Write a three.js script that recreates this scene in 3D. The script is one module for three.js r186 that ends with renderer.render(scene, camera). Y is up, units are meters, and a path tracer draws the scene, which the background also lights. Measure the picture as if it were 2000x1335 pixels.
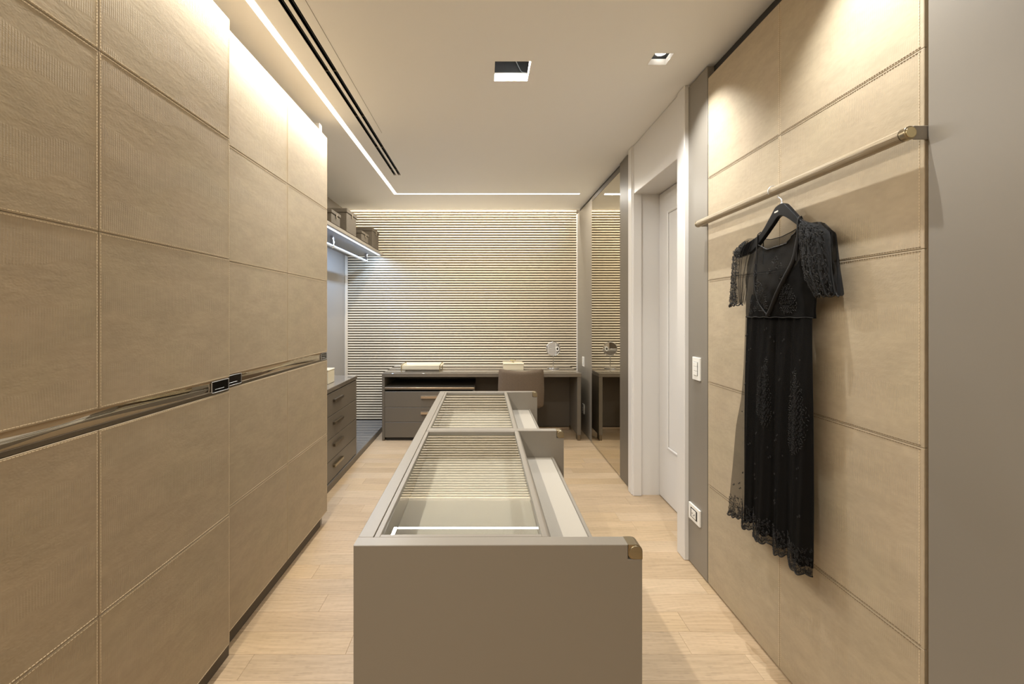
import * as THREE from 'three';
import { RectAreaLightUniformsLib } from 'three/addons/lights/RectAreaLightUniformsLib.js';
import { mergeGeometries } from 'three/addons/utils/BufferGeometryUtils.js';

// ------------------------------------------------------------------ camera, light, exposure
const scene = new THREE.Scene();
scene.background = new THREE.Color(0x000000);
const FOV = 2 * Math.atan(667.5 / 830) * 180 / Math.PI;
const camera = new THREE.PerspectiveCamera(FOV, 2000 / 1335, 0.05, 60);
camera.position.set(0, 1.40, 0);
camera.lookAt(0, 1.40, -1);
camera.setViewOffset(2000, 1335, 51, 54.5, 2000, 1335);   // the photograph's lens is shifted
camera.updateProjectionMatrix();
const renderer = new THREE.WebGLRenderer({ antialias: true });
renderer.toneMapping = THREE.LinearToneMapping;
renderer.toneMappingExposure = 0.76;
renderer.shadowMap.enabled = true;
RectAreaLightUniformsLib.init();

const WARM = new THREE.Color().setRGB(1, 0.945, 0.845);
const SPOTCOL = new THREE.Color().setRGB(0.965, 0.98, 0.98);
const COOL = new THREE.Color().setRGB(0.42, 0.63, 1);
const I_STRIP = 175, I_COVE = 130, I_SHELF = 210, I_SPOT = 9, I_SPOT_MID = 7;
const HC = 2.70;                       // ceiling
// long area light of the ceiling strip (the glowing diffusers are built with the strip below)
function areaLight(color, intensity, w, l, pos, target) {
  const a = new THREE.RectAreaLight(color, intensity, w, l);
  a.position.set(...pos); a.lookAt(...target); scene.add(a); return a;
}
const STRIP_X = -0.978, STRIP_W = 0.034, STRIP_D0 = -1.30, STRIP_D1 = 4.615, LEG_D = 4.60, LEG_X1 = 1.015;
areaLight(WARM, I_STRIP, STRIP_W, STRIP_D1 - STRIP_D0, [STRIP_X, HC - 0.004, -(STRIP_D0 + STRIP_D1) / 2], [STRIP_X, 0, -(STRIP_D0 + STRIP_D1) / 2 - 0.0001]);
const REAR_D = -1.28;
areaLight(WARM, I_STRIP, LEG_X1 - STRIP_X - 0.03, STRIP_W, [(LEG_X1 + STRIP_X + 0.03) / 2, HC - 0.004, -REAR_D], [(LEG_X1 + STRIP_X + 0.03) / 2, 0, -REAR_D - 0.0001]);
areaLight(WARM, I_STRIP, LEG_X1 - STRIP_X - 0.03, STRIP_W, [(LEG_X1 + STRIP_X + 0.03) / 2, HC - 0.004, -LEG_D], [(LEG_X1 + STRIP_X + 0.03) / 2, 0, -LEG_D - 0.0001]);

// ------------------------------------------------------------------ helpers
let seed = 7;
const rnd = () => { seed |= 0; seed = seed + 0x6D2B79F5 | 0; let t = Math.imul(seed ^ seed >>> 15, 1 | seed); t = t + Math.imul(t ^ t >>> 7, 61 | t) ^ t; return ((t ^ t >>> 14) >>> 0) / 4294967296; };
const rr = (a, b) => a + (b - a) * rnd();
const taken = {};
function numbered(n) { const k = taken[n] = (taken[n] ?? -1) + 1; return k ? n + '_' + String(k).padStart(3, '0') : n; }
function thing(name, label, category, [x, y, d], group) {
  const o = new THREE.Group(); o.name = numbered(name); o.position.set(x, y, -d); scene.add(o);
  o.userData = { label, category }; if (group) o.userData.group = group;
  return o;
}
function rootOf(o) { while (o.parent && o.parent !== scene) o = o.parent; return o; }
function shade(m) { m.castShadow = true; m.receiveShadow = true; return m; }
function part(name, geos, material, parent, extra) {          // geometries in world coordinates (z = -depth)
  let g = Array.isArray(geos) ? (geos.length > 1 ? mergeGeometries(geos.map(q => q.index ? q.toNonIndexed() : q)) : geos[0]) : geos;
  const m = shade(new THREE.Mesh(g, material)); m.name = name;
  if (parent) { const r = rootOf(parent); g.translate(-r.position.x, -r.position.y, -r.position.z); parent.add(m); }
  else scene.add(m);
  if (extra) Object.assign(m.userData, extra);
  return m;
}
function struct(name, geos, material) { return part(name, geos, material, null, { kind: 'structure' }); }
// finish arrays into a geometry, uv in metres by the face's direction
function geoFrom(pos) {
  const g = new THREE.BufferGeometry();
  g.setAttribute('position', new THREE.Float32BufferAttribute(pos, 3));
  g.computeVertexNormals();
  return boxUV(g);
}
function boxUV(g, ox = 0, oy = 0) {
  const p = g.attributes.position, n = g.attributes.normal, uv = new Float32Array(p.count * 2);
  for (let i = 0; i < p.count; i++) {
    const ax = Math.abs(n.getX(i)), ay = Math.abs(n.getY(i)), az = Math.abs(n.getZ(i));
    let u, v;
    if (ax >= ay && ax >= az) { u = p.getZ(i); v = p.getY(i); }
    else if (ay >= az) { u = p.getX(i); v = p.getZ(i); }
    else { u = p.getX(i); v = p.getY(i); }
    uv[2 * i] = u + ox; uv[2 * i + 1] = v + oy;
  }
  g.setAttribute('uv', new THREE.BufferAttribute(uv, 2));
  return g;
}
// chamfered box from extents: x0..x1, y0..y1, depth d0..d1 (towards the far wall)
function B(x0, x1, y0, y1, d0, d1, c = 0.0015) {
  const lo = [x0, y0, -d1], hi = [x1, y1, -d0];
  c = Math.min(c, (hi[0] - lo[0]) / 2.05, (hi[1] - lo[1]) / 2.05, (hi[2] - lo[2]) / 2.05);
  const pos = [];
  const V = (s, f) => [0, 1, 2].map(a => (s[a] > 0 ? hi[a] : lo[a]) - (a === f ? 0 : s[a] * c));
  const quad = (a, b, cc, d) => pos.push(...a, ...b, ...cc, ...a, ...cc, ...d);
  const out = (pts, nx) => {   // orient by outward direction
    const [a, b, cc] = pts.map(q => new THREE.Vector3(...q));
    const n = b.clone().sub(a).cross(cc.clone().sub(a));
    return n.dot(new THREE.Vector3(...nx)) >= 0 ? pts : pts.slice().reverse();
  };
  for (let f = 0; f < 3; f++) for (const s of [-1, 1]) {
    const u = (f + 1) % 3, w = (f + 2) % 3;
    const mk = (su, sw) => { const q = [0, 0, 0]; q[f] = s; q[u] = su; q[w] = sw; return V(q, f); };
    const nn = [0, 0, 0]; nn[f] = s;
    quad(...out([mk(-1, -1), mk(1, -1), mk(1, 1), mk(-1, 1)], nn));
  }
  if (c > 0) {
    for (let e = 0; e < 3; e++) { const u = (e + 1) % 3, w = (e + 2) % 3;
      for (const su of [-1, 1]) for (const sw of [-1, 1]) {
        const mk = (se) => { const q = [0, 0, 0]; q[e] = se; q[u] = su; q[w] = sw; return q; };
        const nn = [0, 0, 0]; nn[u] = su; nn[w] = sw;
        quad(...out([V(mk(-1), u), V(mk(1), u), V(mk(1), w), V(mk(-1), w)], nn));
      } }
    for (const a of [-1, 1]) for (const b of [-1, 1]) for (const cc of [-1, 1]) {
      const q = [a, b, cc]; pos.push(...out([V(q, 0), V(q, 1), V(q, 2)], q).flat());
    }
  }
  return geoFrom(pos);
}
// many small plain boxes in one geometry: each [cx, cy, cz, sx, sy, sz]
function boxes(list) {
  const F = [[1, 0, 0], [-1, 0, 0], [0, 1, 0], [0, -1, 0], [0, 0, 1], [0, 0, -1]];
  const P = new Float32Array(list.length * 108), N = new Float32Array(list.length * 108); let k = 0;
  for (const [cx, cy, cz, sx, sy, sz] of list) for (const f of F) {
    const a = f.findIndex(v => v !== 0), u = (a + 1) % 3, w = (a + 2) % 3, h = [sx / 2, sy / 2, sz / 2], c0 = [cx, cy, cz];
    const cs = f[a] > 0 ? [[-1, -1], [1, -1], [1, 1], [-1, -1], [1, 1], [-1, 1]] : [[-1, -1], [1, 1], [1, -1], [-1, -1], [-1, 1], [1, 1]];
    for (const [su, sw] of cs) { const q = [0, 0, 0]; q[a] = f[a] * h[a]; q[u] = su * h[u]; q[w] = sw * h[w];
      for (let j = 0; j < 3; j++) { P[k + j] = c0[j] + q[j]; N[k + j] = f[j]; } k += 3; }
  }
  const g = new THREE.BufferGeometry();
  g.setAttribute('position', new THREE.BufferAttribute(P, 3)); g.setAttribute('normal', new THREE.BufferAttribute(N, 3));
  return boxUV(g);
}
function tube(pts, r, seg = 8, n = 40, closed = false) {
  const c = new THREE.CatmullRomCurve3(pts.map(p => new THREE.Vector3(p[0], p[1], -p[2])), closed, 'catmullrom', 0.5);
  return new THREE.TubeGeometry(c, n, r, seg, closed);
}
// straight rod with rounded ends between two points, world coordinates with depth
function rod(a, b, r, seg = 20, round = 0.15) {
  const A = new THREE.Vector3(a[0], a[1], -a[2]), D = new THREE.Vector3(b[0], b[1], -b[2]).sub(A), L = D.length(), e = Math.min(r * round, L / 3);
  const prof = [[0, 0], [r - e, 0], [r - e * 0.3, e * 0.3], [r, e], [r, L - e], [r - e * 0.3, L - e * 0.3], [r - e, L], [0, L]].map(p => new THREE.Vector2(...p));
  const g = new THREE.LatheGeometry(prof, seg);
  g.applyQuaternion(new THREE.Quaternion().setFromUnitVectors(new THREE.Vector3(0, 1, 0), D.normalize())); g.translate(A.x, A.y, A.z);
  return g;
}
function lathe(prof, [x, y, d], seg = 32) { const g = new THREE.LatheGeometry(prof.map(p => new THREE.Vector2(...p)), seg); g.translate(x, y, -d); return g; }
// profile in (x, y) swept along depth
function sweepD(shape, d0, d1, bevel = 0) {
  const g = new THREE.ExtrudeGeometry(shape, { depth: d1 - d0 - 2 * bevel, bevelEnabled: bevel > 0, bevelSize: bevel, bevelThickness: bevel, bevelSegments: 1, bevelOffset: -bevel, curveSegments: 10 });
  g.translate(0, 0, -d1 + bevel); return g;
}
// surface grid fn(u, v) -> [x, y, d]
function grid(fn, nu, nv) {
  const P = [], UV = [], I = [];
  for (let j = 0; j <= nv; j++) for (let i = 0; i <= nu; i++) { const [x, y, d] = fn(i / nu, j / nv); P.push(x, y, -d); UV.push(i / nu, j / nv); }
  for (let j = 0; j < nv; j++) for (let i = 0; i < nu; i++) { const a = j * (nu + 1) + i, b = a + 1, c = a + nu + 1, d = c + 1; I.push(a, b, d, a, d, c); }
  const g = new THREE.BufferGeometry();
  g.setAttribute('position', new THREE.Float32BufferAttribute(P, 3)); g.setAttribute('uv', new THREE.Float32BufferAttribute(UV, 2)); g.setIndex(I); g.computeVertexNormals();
  return g;
}

// ------------------------------------------------------------------ procedural textures
function hash(x, y, s) { let h = Math.imul(x, 374761393) ^ Math.imul(y, 668265263) ^ Math.imul(s, 1442695041); h = Math.imul(h ^ h >>> 13, 1274126177); return ((h ^ h >>> 16) >>> 0) / 4294967296; }
function vnoise(x, y, px, py, s) {          // tileable value noise, periods px, py
  const xi = Math.floor(x), yi = Math.floor(y), fx = x - xi, fy = y - yi, m = (a, p) => ((a % p) + p) % p;
  const u = fx * fx * (3 - 2 * fx), v = fy * fy * (3 - 2 * fy);
  const a = hash(m(xi, px), m(yi, py), s), b = hash(m(xi + 1, px), m(yi, py), s), c = hash(m(xi, px), m(yi + 1, py), s), d = hash(m(xi + 1, px), m(yi + 1, py), s);
  return a + (b - a) * u + (c - a) * v + (a - b - c + d) * u * v;
}
function texture(W, H, fn, srgb, rep = [1, 1]) {
  const D = new Uint8Array(W * H * 4);
  for (let y = 0; y < H; y++) for (let x = 0; x < W; x++) { const c = fn(x / W, y / H), k = (y * W + x) * 4; for (let j = 0; j < 3; j++) D[k + j] = Math.max(0, Math.min(255, c[j] * 255)); D[k + 3] = 255; }
  const t = new THREE.DataTexture(D, W, H); t.wrapS = t.wrapT = THREE.RepeatWrapping; t.magFilter = THREE.LinearFilter; t.minFilter = THREE.LinearMipmapLinearFilter; t.generateMipmaps = true;
  if (srgb) t.colorSpace = THREE.SRGBColorSpace; t.repeat.set(...rep); t.needsUpdate = true; return t;
}
const ss = (a, b, x) => { const t = Math.max(0, Math.min(1, (x - a) / (b - a))); return t * t * (3 - 2 * t); };
// embossed reptile hide: wavy bands of fine upright ribs between smooth, creased bands (one repeat = 1.04 m)
const leatherBump = texture(1800, 1800, (u, v) => {
  const wob = (vnoise(u * 6, v * 6, 6, 6, 3) - 0.5) * 0.30 + (vnoise(u * 14, v * 10, 14, 10, 4) - 0.5) * 0.16;
  const band = ss(0.05, 0.30, Math.sin((v * 5 + wob) * Math.PI * 2) + (vnoise(u * 9, v * 9, 9, 9, 8) - 0.5) * 1.0);
  const warp = (vnoise(u * 8, v * 7, 8, 7, 5) - 0.5) * 1.6;
  const rib = 0.5 + 0.5 * Math.sin((u * 166 + warp) * Math.PI * 2);
  const scale = 0.5 + 0.5 * Math.sin((v * 190 + (vnoise(u * 40, v * 40, 40, 40, 6)) * 3) * Math.PI * 2);
  const fine = vnoise(u * 220, v * 330, 220, 330, 9), crease = vnoise(u * 30, v * 120, 30, 120, 10), lump = vnoise(u * 10, v * 10, 10, 10, 12);
  const h = 0.34 + band * (rib * 0.20 + scale * 0.12 * rib) + (1 - band) * crease * 0.14 + fine * 0.10 + lump * 0.28;
  return [h, h, h];
}, false, [1 / 1.04, 1 / 1.04]);
const leatherMap = texture(512, 512, (u, v) => {
  const n = 0.93 + 0.045 * vnoise(u * 12, v * 30, 12, 30, 21) + 0.035 * vnoise(u * 60, v * 120, 60, 120, 22);
  return [n, n * (0.993 + 0.01 * vnoise(u * 7, v * 7, 7, 7, 23)), n * 0.985];
}, true, [1 / 1.04, 1 / 1.04]);
// oak: long grain along u (1.6 m), across v (0.5 m)
function oakAt(u, v) {
  const w = vnoise(u * 4, v * 5, 4, 5, 31) * 0.9 + vnoise(u * 10, v * 12, 10, 12, 32) * 0.25;
  const rings = 0.5 + 0.5 * Math.sin((v * 22 + w * 4.2) * Math.PI * 2);
  const streak = vnoise(u * 14, v * 150, 14, 150, 33) * 0.6 + vnoise(u * 40, v * 340, 40, 340, 34) * 0.4;
  const pore = ss(0.70, 0.86, vnoise(u * 60, v * 420, 60, 420, 35));
  return { t: 0.52 * streak + 0.18 * rings + 0.34 * vnoise(u * 3, v * 9, 3, 9, 36), pore };
}
const oakMap = texture(1200, 800, (u, v) => {
  const { t, pore } = oakAt(u, v), k = 0.85 + 0.18 * t - 0.08 * pore;
  return [0.98 * k, 0.955 * k, (0.925 - 0.03 * (1 - t)) * k];
}, true, [1 / 1.6, 1 / 0.5]);
const oakBump = texture(800, 800, (u, v) => { const { t, pore } = oakAt(u, v), h = 0.6 + 0.2 * t - 0.5 * pore; return [h, h, h]; }, false, [1 / 1.6, 1 / 0.5]);
const weaveBump = texture(256, 256, (u, v) => { const a = Math.sin(u * 64 * Math.PI * 2), b = Math.sin(v * 64 * Math.PI * 2), h = 0.5 + 0.22 * (a * b > 0 ? a : b) + 0.2 * vnoise(u * 64, v * 64, 64, 64, 41); return [h, h, h]; }, false, [8, 8]);
const weaveMap = texture(256, 256, (u, v) => { const n = 0.86 + 0.14 * vnoise(u * 90, v * 90, 90, 90, 42) - 0.06 * vnoise(u * 9, v * 9, 9, 9, 43); return [n, n, n]; }, true, [8, 8]);
const wrapBump = texture(512, 512, (u, v) => { const n = vnoise(u * 7 + v * 3, v * 42, 7, 42, 51) * 0.7 + vnoise(u * 30 + v * 6, v * 160, 30, 160, 52) * 0.3; return [n, n, n]; }, false, [3, 1]);
const netBump = texture(256, 256, (u, v) => { const h = 0.5 + 0.25 * Math.sin(u * 60 * Math.PI * 2) + 0.25 * Math.sin(v * 60 * Math.PI * 2); return [h, h, h]; }, false, [6, 12]);

// ------------------------------------------------------------------ materials
const lin = (r, g, b) => new THREE.Color().setRGB(r, g, b);
const std = (o) => new THREE.MeshStandardMaterial(o), phy = (o) => new THREE.MeshPhysicalMaterial(o);
const M = {
  white: std({ color: lin(0.68, 0.655, 0.62), roughness: 0.30 }),
  ceiling: std({ color: lin(0.87, 0.865, 0.85), roughness: 0.9 }),
  plaster: std({ color: lin(0.60, 0.54, 0.45), roughness: 0.9 }),
  leather: phy({ color: lin(0.452, 0.370, 0.262), roughness: 0.58, map: leatherMap, bumpMap: leatherBump, bumpScale: 0.0012, specularIntensity: 0.7 }),
  leatherEdge: std({ color: lin(0.40, 0.30, 0.18), roughness: 0.6 }),
  thread: std({ color: lin(0.64, 0.53, 0.37), roughness: 0.7 }),
  threadDark: std({ color: lin(0.16, 0.11, 0.06), roughness: 0.8 }),
  taupe: phy({ color: lin(0.215, 0.190, 0.155), roughness: 0.42, clearcoat: 0.3, clearcoatRoughness: 0.32 }),
  taupeDark: phy({ color: lin(0.138, 0.117, 0.090), roughness: 0.42 }),
  deskTop: phy({ color: lin(0.150, 0.125, 0.095), roughness: 0.42, clearcoat: 1, clearcoatRoughness: 0.03 }),
  carcass: std({ color: lin(0.10, 0.08, 0.058), roughness: 0.6 }),
  dark: std({ color: lin(0.02, 0.018, 0.016), roughness: 0.6 }),
  blackGloss: phy({ color: lin(0.012, 0.011, 0.010), roughness: 0.06 }),
  black: std({ color: lin(0.006, 0.006, 0.006), roughness: 0.55 }),
  slat: phy({ color: lin(0.78, 0.69, 0.535), roughness: 0.24 }),
  slatBack: std({ color: lin(0.10, 0.08, 0.055), roughness: 0.7 }),
  oak: phy({ color: lin(0.66, 0.49, 0.325), roughness: 0.46, map: oakMap, bumpMap: oakBump, bumpScale: 0.0004 }),
  mirror: std({ color: lin(0.70, 0.66, 0.56), metalness: 1, roughness: 0.0 }),
  glassMirror: std({ color: lin(0.86, 0.86, 0.86), metalness: 1, roughness: 0.0 }),
  bronzeMirror: std({ color: lin(0.56, 0.51, 0.42), metalness: 1, roughness: 0.02 }),
  bronze: std({ color: lin(0.37, 0.31, 0.21), metalness: 1, roughness: 0.30 }),
  brass: std({ color: lin(0.70, 0.60, 0.36), metalness: 1, roughness: 0.22 }),
  pewter: std({ color: lin(0.20, 0.165, 0.12), metalness: 0.9, roughness: 0.35 }),
  medal: std({ color: lin(0.34, 0.295, 0.20), metalness: 0.9, roughness: 0.36 }),
  copper: std({ color: lin(0.60, 0.48, 0.35), metalness: 0.9, roughness: 0.35 }),
  chrome: std({ color: lin(0.80, 0.80, 0.80), metalness: 1, roughness: 0.12 }),
  alu: std({ color: lin(0.66, 0.68, 0.72), metalness: 0.9, roughness: 0.32 }),
  glass: phy({ color: lin(0.965, 0.975, 0.965), roughness: 0, transmission: 1, thickness: 0, ior: 1.8 }),
  cream: std({ color: lin(0.385, 0.352, 0.298), roughness: 0.55 }),
  creamGloss: phy({ color: lin(0.72, 0.64, 0.47), roughness: 0.25 }),
  box: std({ color: lin(0.105, 0.082, 0.054), roughness: 0.85, map: weaveMap, bumpMap: weaveBump, bumpScale: 0.0008 }),
  boxTab: std({ color: lin(0.20, 0.16, 0.105), roughness: 0.5 }),
  chair: phy({ color: lin(0.185, 0.135, 0.092), roughness: 0.9, map: weaveMap, bumpMap: weaveBump, bumpScale: 0.0006, sheen: 0.4, sheenRoughness: 0.5, sheenColor: lin(0.5, 0.4, 0.3) }),
  rodLeather: phy({ color: lin(0.32, 0.26, 0.175), roughness: 0.27, bumpMap: wrapBump, bumpScale: 0.0016 }),
  platform: phy({ color: lin(0.17, 0.165, 0.16), roughness: 0.05 }),
  bayWall: std({ color: lin(0.30, 0.27, 0.23), roughness: 0.55 }),
  switchWhite: phy({ color: lin(0.82, 0.80, 0.74), roughness: 0.25 }),
  lining: phy({ color: lin(0.011, 0.0102, 0.0096), roughness: 0.5, specularIntensity: 0.32 }),
  lace: phy({ color: lin(0.014, 0.013, 0.012), roughness: 0.5, specularIntensity: 0.55 }),
  net: phy({ color: lin(0.008, 0.0072, 0.0064), roughness: 0.9, specularIntensity: 0.08, transparent: true, opacity: 0.60, side: THREE.DoubleSide }),
  netDense: phy({ color: lin(0.008, 0.0072, 0.0064), roughness: 0.8, specularIntensity: 0.16, bumpMap: netBump, bumpScale: 0.0006, transparent: true, opacity: 0.87, side: THREE.DoubleSide }),
  hanger: phy({ color: lin(0.007, 0.007, 0.008), roughness: 0.30, specularIntensity: 0.22 }),
  ledWarm: std({ color: 0xffffff, emissive: lin(1, 0.95, 0.82), emissiveIntensity: 3.2 }),
  ledCool: std({ color: 0xffffff, emissive: lin(0.88, 0.95, 1), emissiveIntensity: 3.0 }),
  lampFace: std({ color: 0xffffff, emissive: lin(1, 0.96, 0.88), emissiveIntensity: 6 }),
  lampOff: std({ color: lin(0.05, 0.05, 0.05), roughness: 0.3 }),
  housing: std({ color: lin(0.16, 0.16, 0.16), roughness: 0.5 }),
  lampWhite: std({ color: lin(0.80, 0.78, 0.74), roughness: 0.6 }),
};

// ------------------------------------------------------------------ ROOM SHELL
const XL = -1.757, XR = 1.152, DB = 5.40, DN = -1.55;
// --- floor: oak boards 12.5 cm wide laid across the room
const floor = struct('floor', [B(-1.95, 1.50, -0.12, -0.012, DN, 5.6, 0), B(-1.95, 1.50, -0.012, -0.0015, DN, 1.375, 0)], M.oak);
const joints = { 24: [-0.889, 0.42], 18: [-0.925, 0.55], 16: [-0.788, 0.50], 15: [0.901, -0.45], 26: [0.62, -0.7], 20: [0.75, -0.62], 22: [-0.66, 0.98], 28: [-1.02, 0.30], 12: [-0.4, 1.3] };
for (let r = 11; r < 43; r++) {
  const d0 = r * 0.125, d1 = d0 + 0.125, cuts = joints[r] ? [...joints[r]].sort((a, b) => a - b) : [rr(-1.2, -0.2), rr(0.1, 1.2)];
  const xs = [-1.90, ...cuts, 1.42];
  for (let k = 0; k + 1 < xs.length; k++) {
    const g = B(xs[k] + 0.0003, xs[k + 1] - 0.0003, -0.012, 0, d0 + 0.0003, d1 - 0.0003, 0.0006);
    boxUV(g, Math.floor(rnd() * 97) * 0.173, Math.floor(rnd() * 89) * 0.0971);
    const m = plankMats()[Math.floor(rnd() * 5)];
    part('plank', g, m, floor);
  }
}
function plankMats() {
  if (!plankMats.c) plankMats.c = [[0.570, 0.446, 0.315], [0.535, 0.412, 0.283], [0.600, 0.476, 0.343], [0.552, 0.434, 0.311], [0.580, 0.447, 0.301]].map(c => { const m = M.oak.clone(); m.color = lin(...c); return m; });
  return plankMats.c;
}
// --- ceiling: one slab with real openings for strip, air slots and downlights
const VENT_D1 = 3.985;
const holes = [
  [STRIP_X - STRIP_W / 2, STRIP_X + STRIP_W / 2, STRIP_D0, LEG_D + STRIP_W / 2],                // long strip
  [-0.862, -0.838, -1.2, VENT_D1], [-0.820, -0.796, -1.2, VENT_D1],                             // air slots
  [0.046, 0.232, 2.186, 2.370], [0.842, 0.939, 2.118, 2.218], [0.842, 0.939, 1.20, 1.30],       // downlights
];
{
  const s = new THREE.Shape([[-1.95, DN], [1.55, DN], [1.55, 5.285], [-1.95, 5.285]].map(p => new THREE.Vector2(...p)));
  const rect = ([a, b, c, d]) => new THREE.Path([[a, c], [a, d], [b, d], [b, c]].map(p => new THREE.Vector2(...p)));
  const L = new THREE.Path([[STRIP_X - STRIP_W / 2, STRIP_D0], [STRIP_X - STRIP_W / 2, LEG_D + STRIP_W / 2], [LEG_X1, LEG_D + STRIP_W / 2], [LEG_X1, LEG_D - STRIP_W / 2], [STRIP_X + STRIP_W / 2, LEG_D - STRIP_W / 2], [STRIP_X + STRIP_W / 2, STRIP_D0]].map(p => new THREE.Vector2(...p)));
  s.holes.push(L, ...holes.slice(1).map(rect));
  const g = new THREE.ExtrudeGeometry(s, { depth: 0.03, bevelEnabled: false });
  g.rotateX(-Math.PI / 2); g.translate(0, HC, 0);          // (x, d) -> (x, HC.., -d)
  struct('ceiling', [g, B(-1.95, 1.55, 2.90, 3.0, DN, 5.6, 0).toNonIndexed()], M.ceiling);
  // fine joint of the access panel beside the air slots
  struct('trim_1', B(-0.7485, -0.7465, HC - 0.0012, HC + 0.002, -1.2, 3.05, 0.0002), M.taupe);
}
struct('wall_near', B(-1.95, 1.55, 0, 3.0, DN - 0.12, DN, 0), M.plaster);
struct('wall_left', [B(XL - 0.15, XL, 0, 2.9, 2.6, 5.6, 0)], M.bayWall);
struct('trim_9', B(-1.95, -1.62, 0, 2.9, DN, 2.6, 0), M.bayWall);
struct('trim_2', B(XL, XL + 0.012, 0.06, 2.13, 5.28, 5.374, 0.002), M.plaster);                    // pale end strip of the bay's back panel
// --- back wall: horizontal slats on a darker backing
const wallBack = struct('wall_back', B(-1.95, 1.55, 0, 2.9, DB, DB + 0.2, 0), M.slatBack);
{
  const PITCH = 0.0320, H = 0.0205, T = 0.020, x0 = XL + 0.004, x1 = 1.146;
  const s = new THREE.Shape(); s.moveTo(0, 0); s.lineTo(0, H); s.bezierCurveTo(T * 0.75, H, T, H * 0.86, T, H * 0.5); s.bezierCurveTo(T, H * 0.14, T * 0.75, 0, 0, 0);
  const sg = new THREE.ExtrudeGeometry(s, { depth: x1 - x0, bevelEnabled: false, curveSegments: 5 });
  sg.rotateY(-Math.PI / 2); sg.scale(-1, 1, 1);                  // profile depth to +z, length along x
  { const p = sg.attributes.position; for (let i = 0; i < p.count; i++) { const a = p.getX(i), c = p.getZ(i); void a; void c; } }
  sg.computeBoundingBox(); const bb = sg.boundingBox; sg.translate(x0 - bb.min.x, 0, -DB - bb.min.z);
  // rebuild winding after the mirror
  if (sg.index) { const a = sg.index.array; for (let i = 0; i < a.length; i += 3) { const t = a[i]; a[i] = a[i + 1]; a[i + 1] = t; } }
  else { for (const nm of ['position', 'uv']) { const at = sg.attributes[nm], z = at.itemSize, a = at.array; for (let i = 0; i < at.count; i += 3) for (let j = 0; j < z; j++) { const t = a[i * z + j]; a[i * z + j] = a[(i + 1) * z + j]; a[(i + 1) * z + j] = t; } } sg.computeVertexNormals(); }
  for (let k = 0; k < 83; k++) { const m = shade(new THREE.Mesh(sg, M.slat)); m.name = 'slat'; m.position.y = 0.068 + k * PITCH; wallBack.add(m); }
}
struct('trim_3', B(1.147, 1.176, 0, 2.66, 5.34, 5.40, 0.002), M.white);
// --- right wall: plastered body with the doorway, clad with flush panels
struct('wall_right', [B(1.20, 1.55, 0, 2.9, DN, 2.51, 0), B(1.20, 1.55, 0, 2.9, 3.292, 5.6, 0), B(1.20, 1.55, 2.33, 2.9, 2.51, 3.292, 0), B(1.40, 1.55, 0, 2.33, 2.51, 3.292, 0)], M.plaster);
const D_CAS0 = 2.416, D_OP0 = 2.51, D_OP1 = 3.292, D_CAS1 = 3.372;
struct('trim_4', B(XR, 1.20, 0.006, 2.688, D_CAS0 - 0.206, D_CAS0 + 0.004, 0.002), M.taupe);       // lacquer column between leather and door
struct('trim_5', B(XR, 1.20, 0.006, 2.688, DN, 1.108, 0.002), M.taupe);                            // lacquer panel nearest the camera
struct('trim_6', B(XR, 1.20, 0.006, 2.66, 4.62, 5.36, 0.002), M.taupe);                            // lacquer panel between mirror and slats
struct('trim_7', [B(1.187, 1.20, 2.62, 2.69, 1.10, 2.21, 0.001), B(1.170, 1.20, 2.668, 2.70, 3.372, 5.3, 0.001)], M.dark);   // dark tracks over the panels
struct('trim_8', [B(1.128, 1.20, 0, 2.70, D_CAS0, D_OP0, 0.004), B(1.128, 1.20, 0, 2.70, D_OP1, D_CAS1, 0.004), B(1.139, 1.20, 2.324, 2.698, D_OP0 - 0.006, D_OP1 + 0.006, 0.003),
  B(1.134, 1.20, 0, 2.70, D_OP1 - 0.022, D_OP1 + 0.01, 0.004), B(1.15, 1.40, 0, 2.345, D_OP1 - 0.002, D_OP1 + 0.03, 0.001), B(1.15, 1.40, 0, 2.345, D_OP0 - 0.03, D_OP0 + 0.002, 0.001), B(1.15, 1.40, 2.326, 2.36, D_OP0 - 0.01, D_OP1 + 0.01, 0.001)], M.white);   // door casing, jambs, head
{
  const door = new THREE.Group(); door.name = 'door_1'; door.position.set(1.345, 0, -2.9); door.userData.kind = 'structure'; scene.add(door);
  part('door_leaf', [B(1.341, 1.385, 0.008, 2.322, D_OP0 + 0.004, D_OP1 - 0.004, 0.002)], M.white, door);
  const st = 0.165, y0 = 0.41, y1 = 2.155, d0 = D_OP0 + st, d1 = D_OP1 - st;
  part('moulding', [B(1.328, 1.342, y0, y0 + 0.018, d0 + 0.018, d1 - 0.018, 0.005), B(1.328, 1.342, y1 - 0.018, y1, d0 + 0.018, d1 - 0.018, 0.005), B(1.328, 1.342, y0, y1, d0, d0 + 0.018, 0.005), B(1.328, 1.342, y0, y1, d1 - 0.018, d1, 0.005)], M.white, door);
  part('door_panel', B(1.338, 1.343, y0 + 0.0185, y1 - 0.0185, d0 + 0.0185, d1 - 0.0185, 0.002), M.white, door);
}

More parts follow.
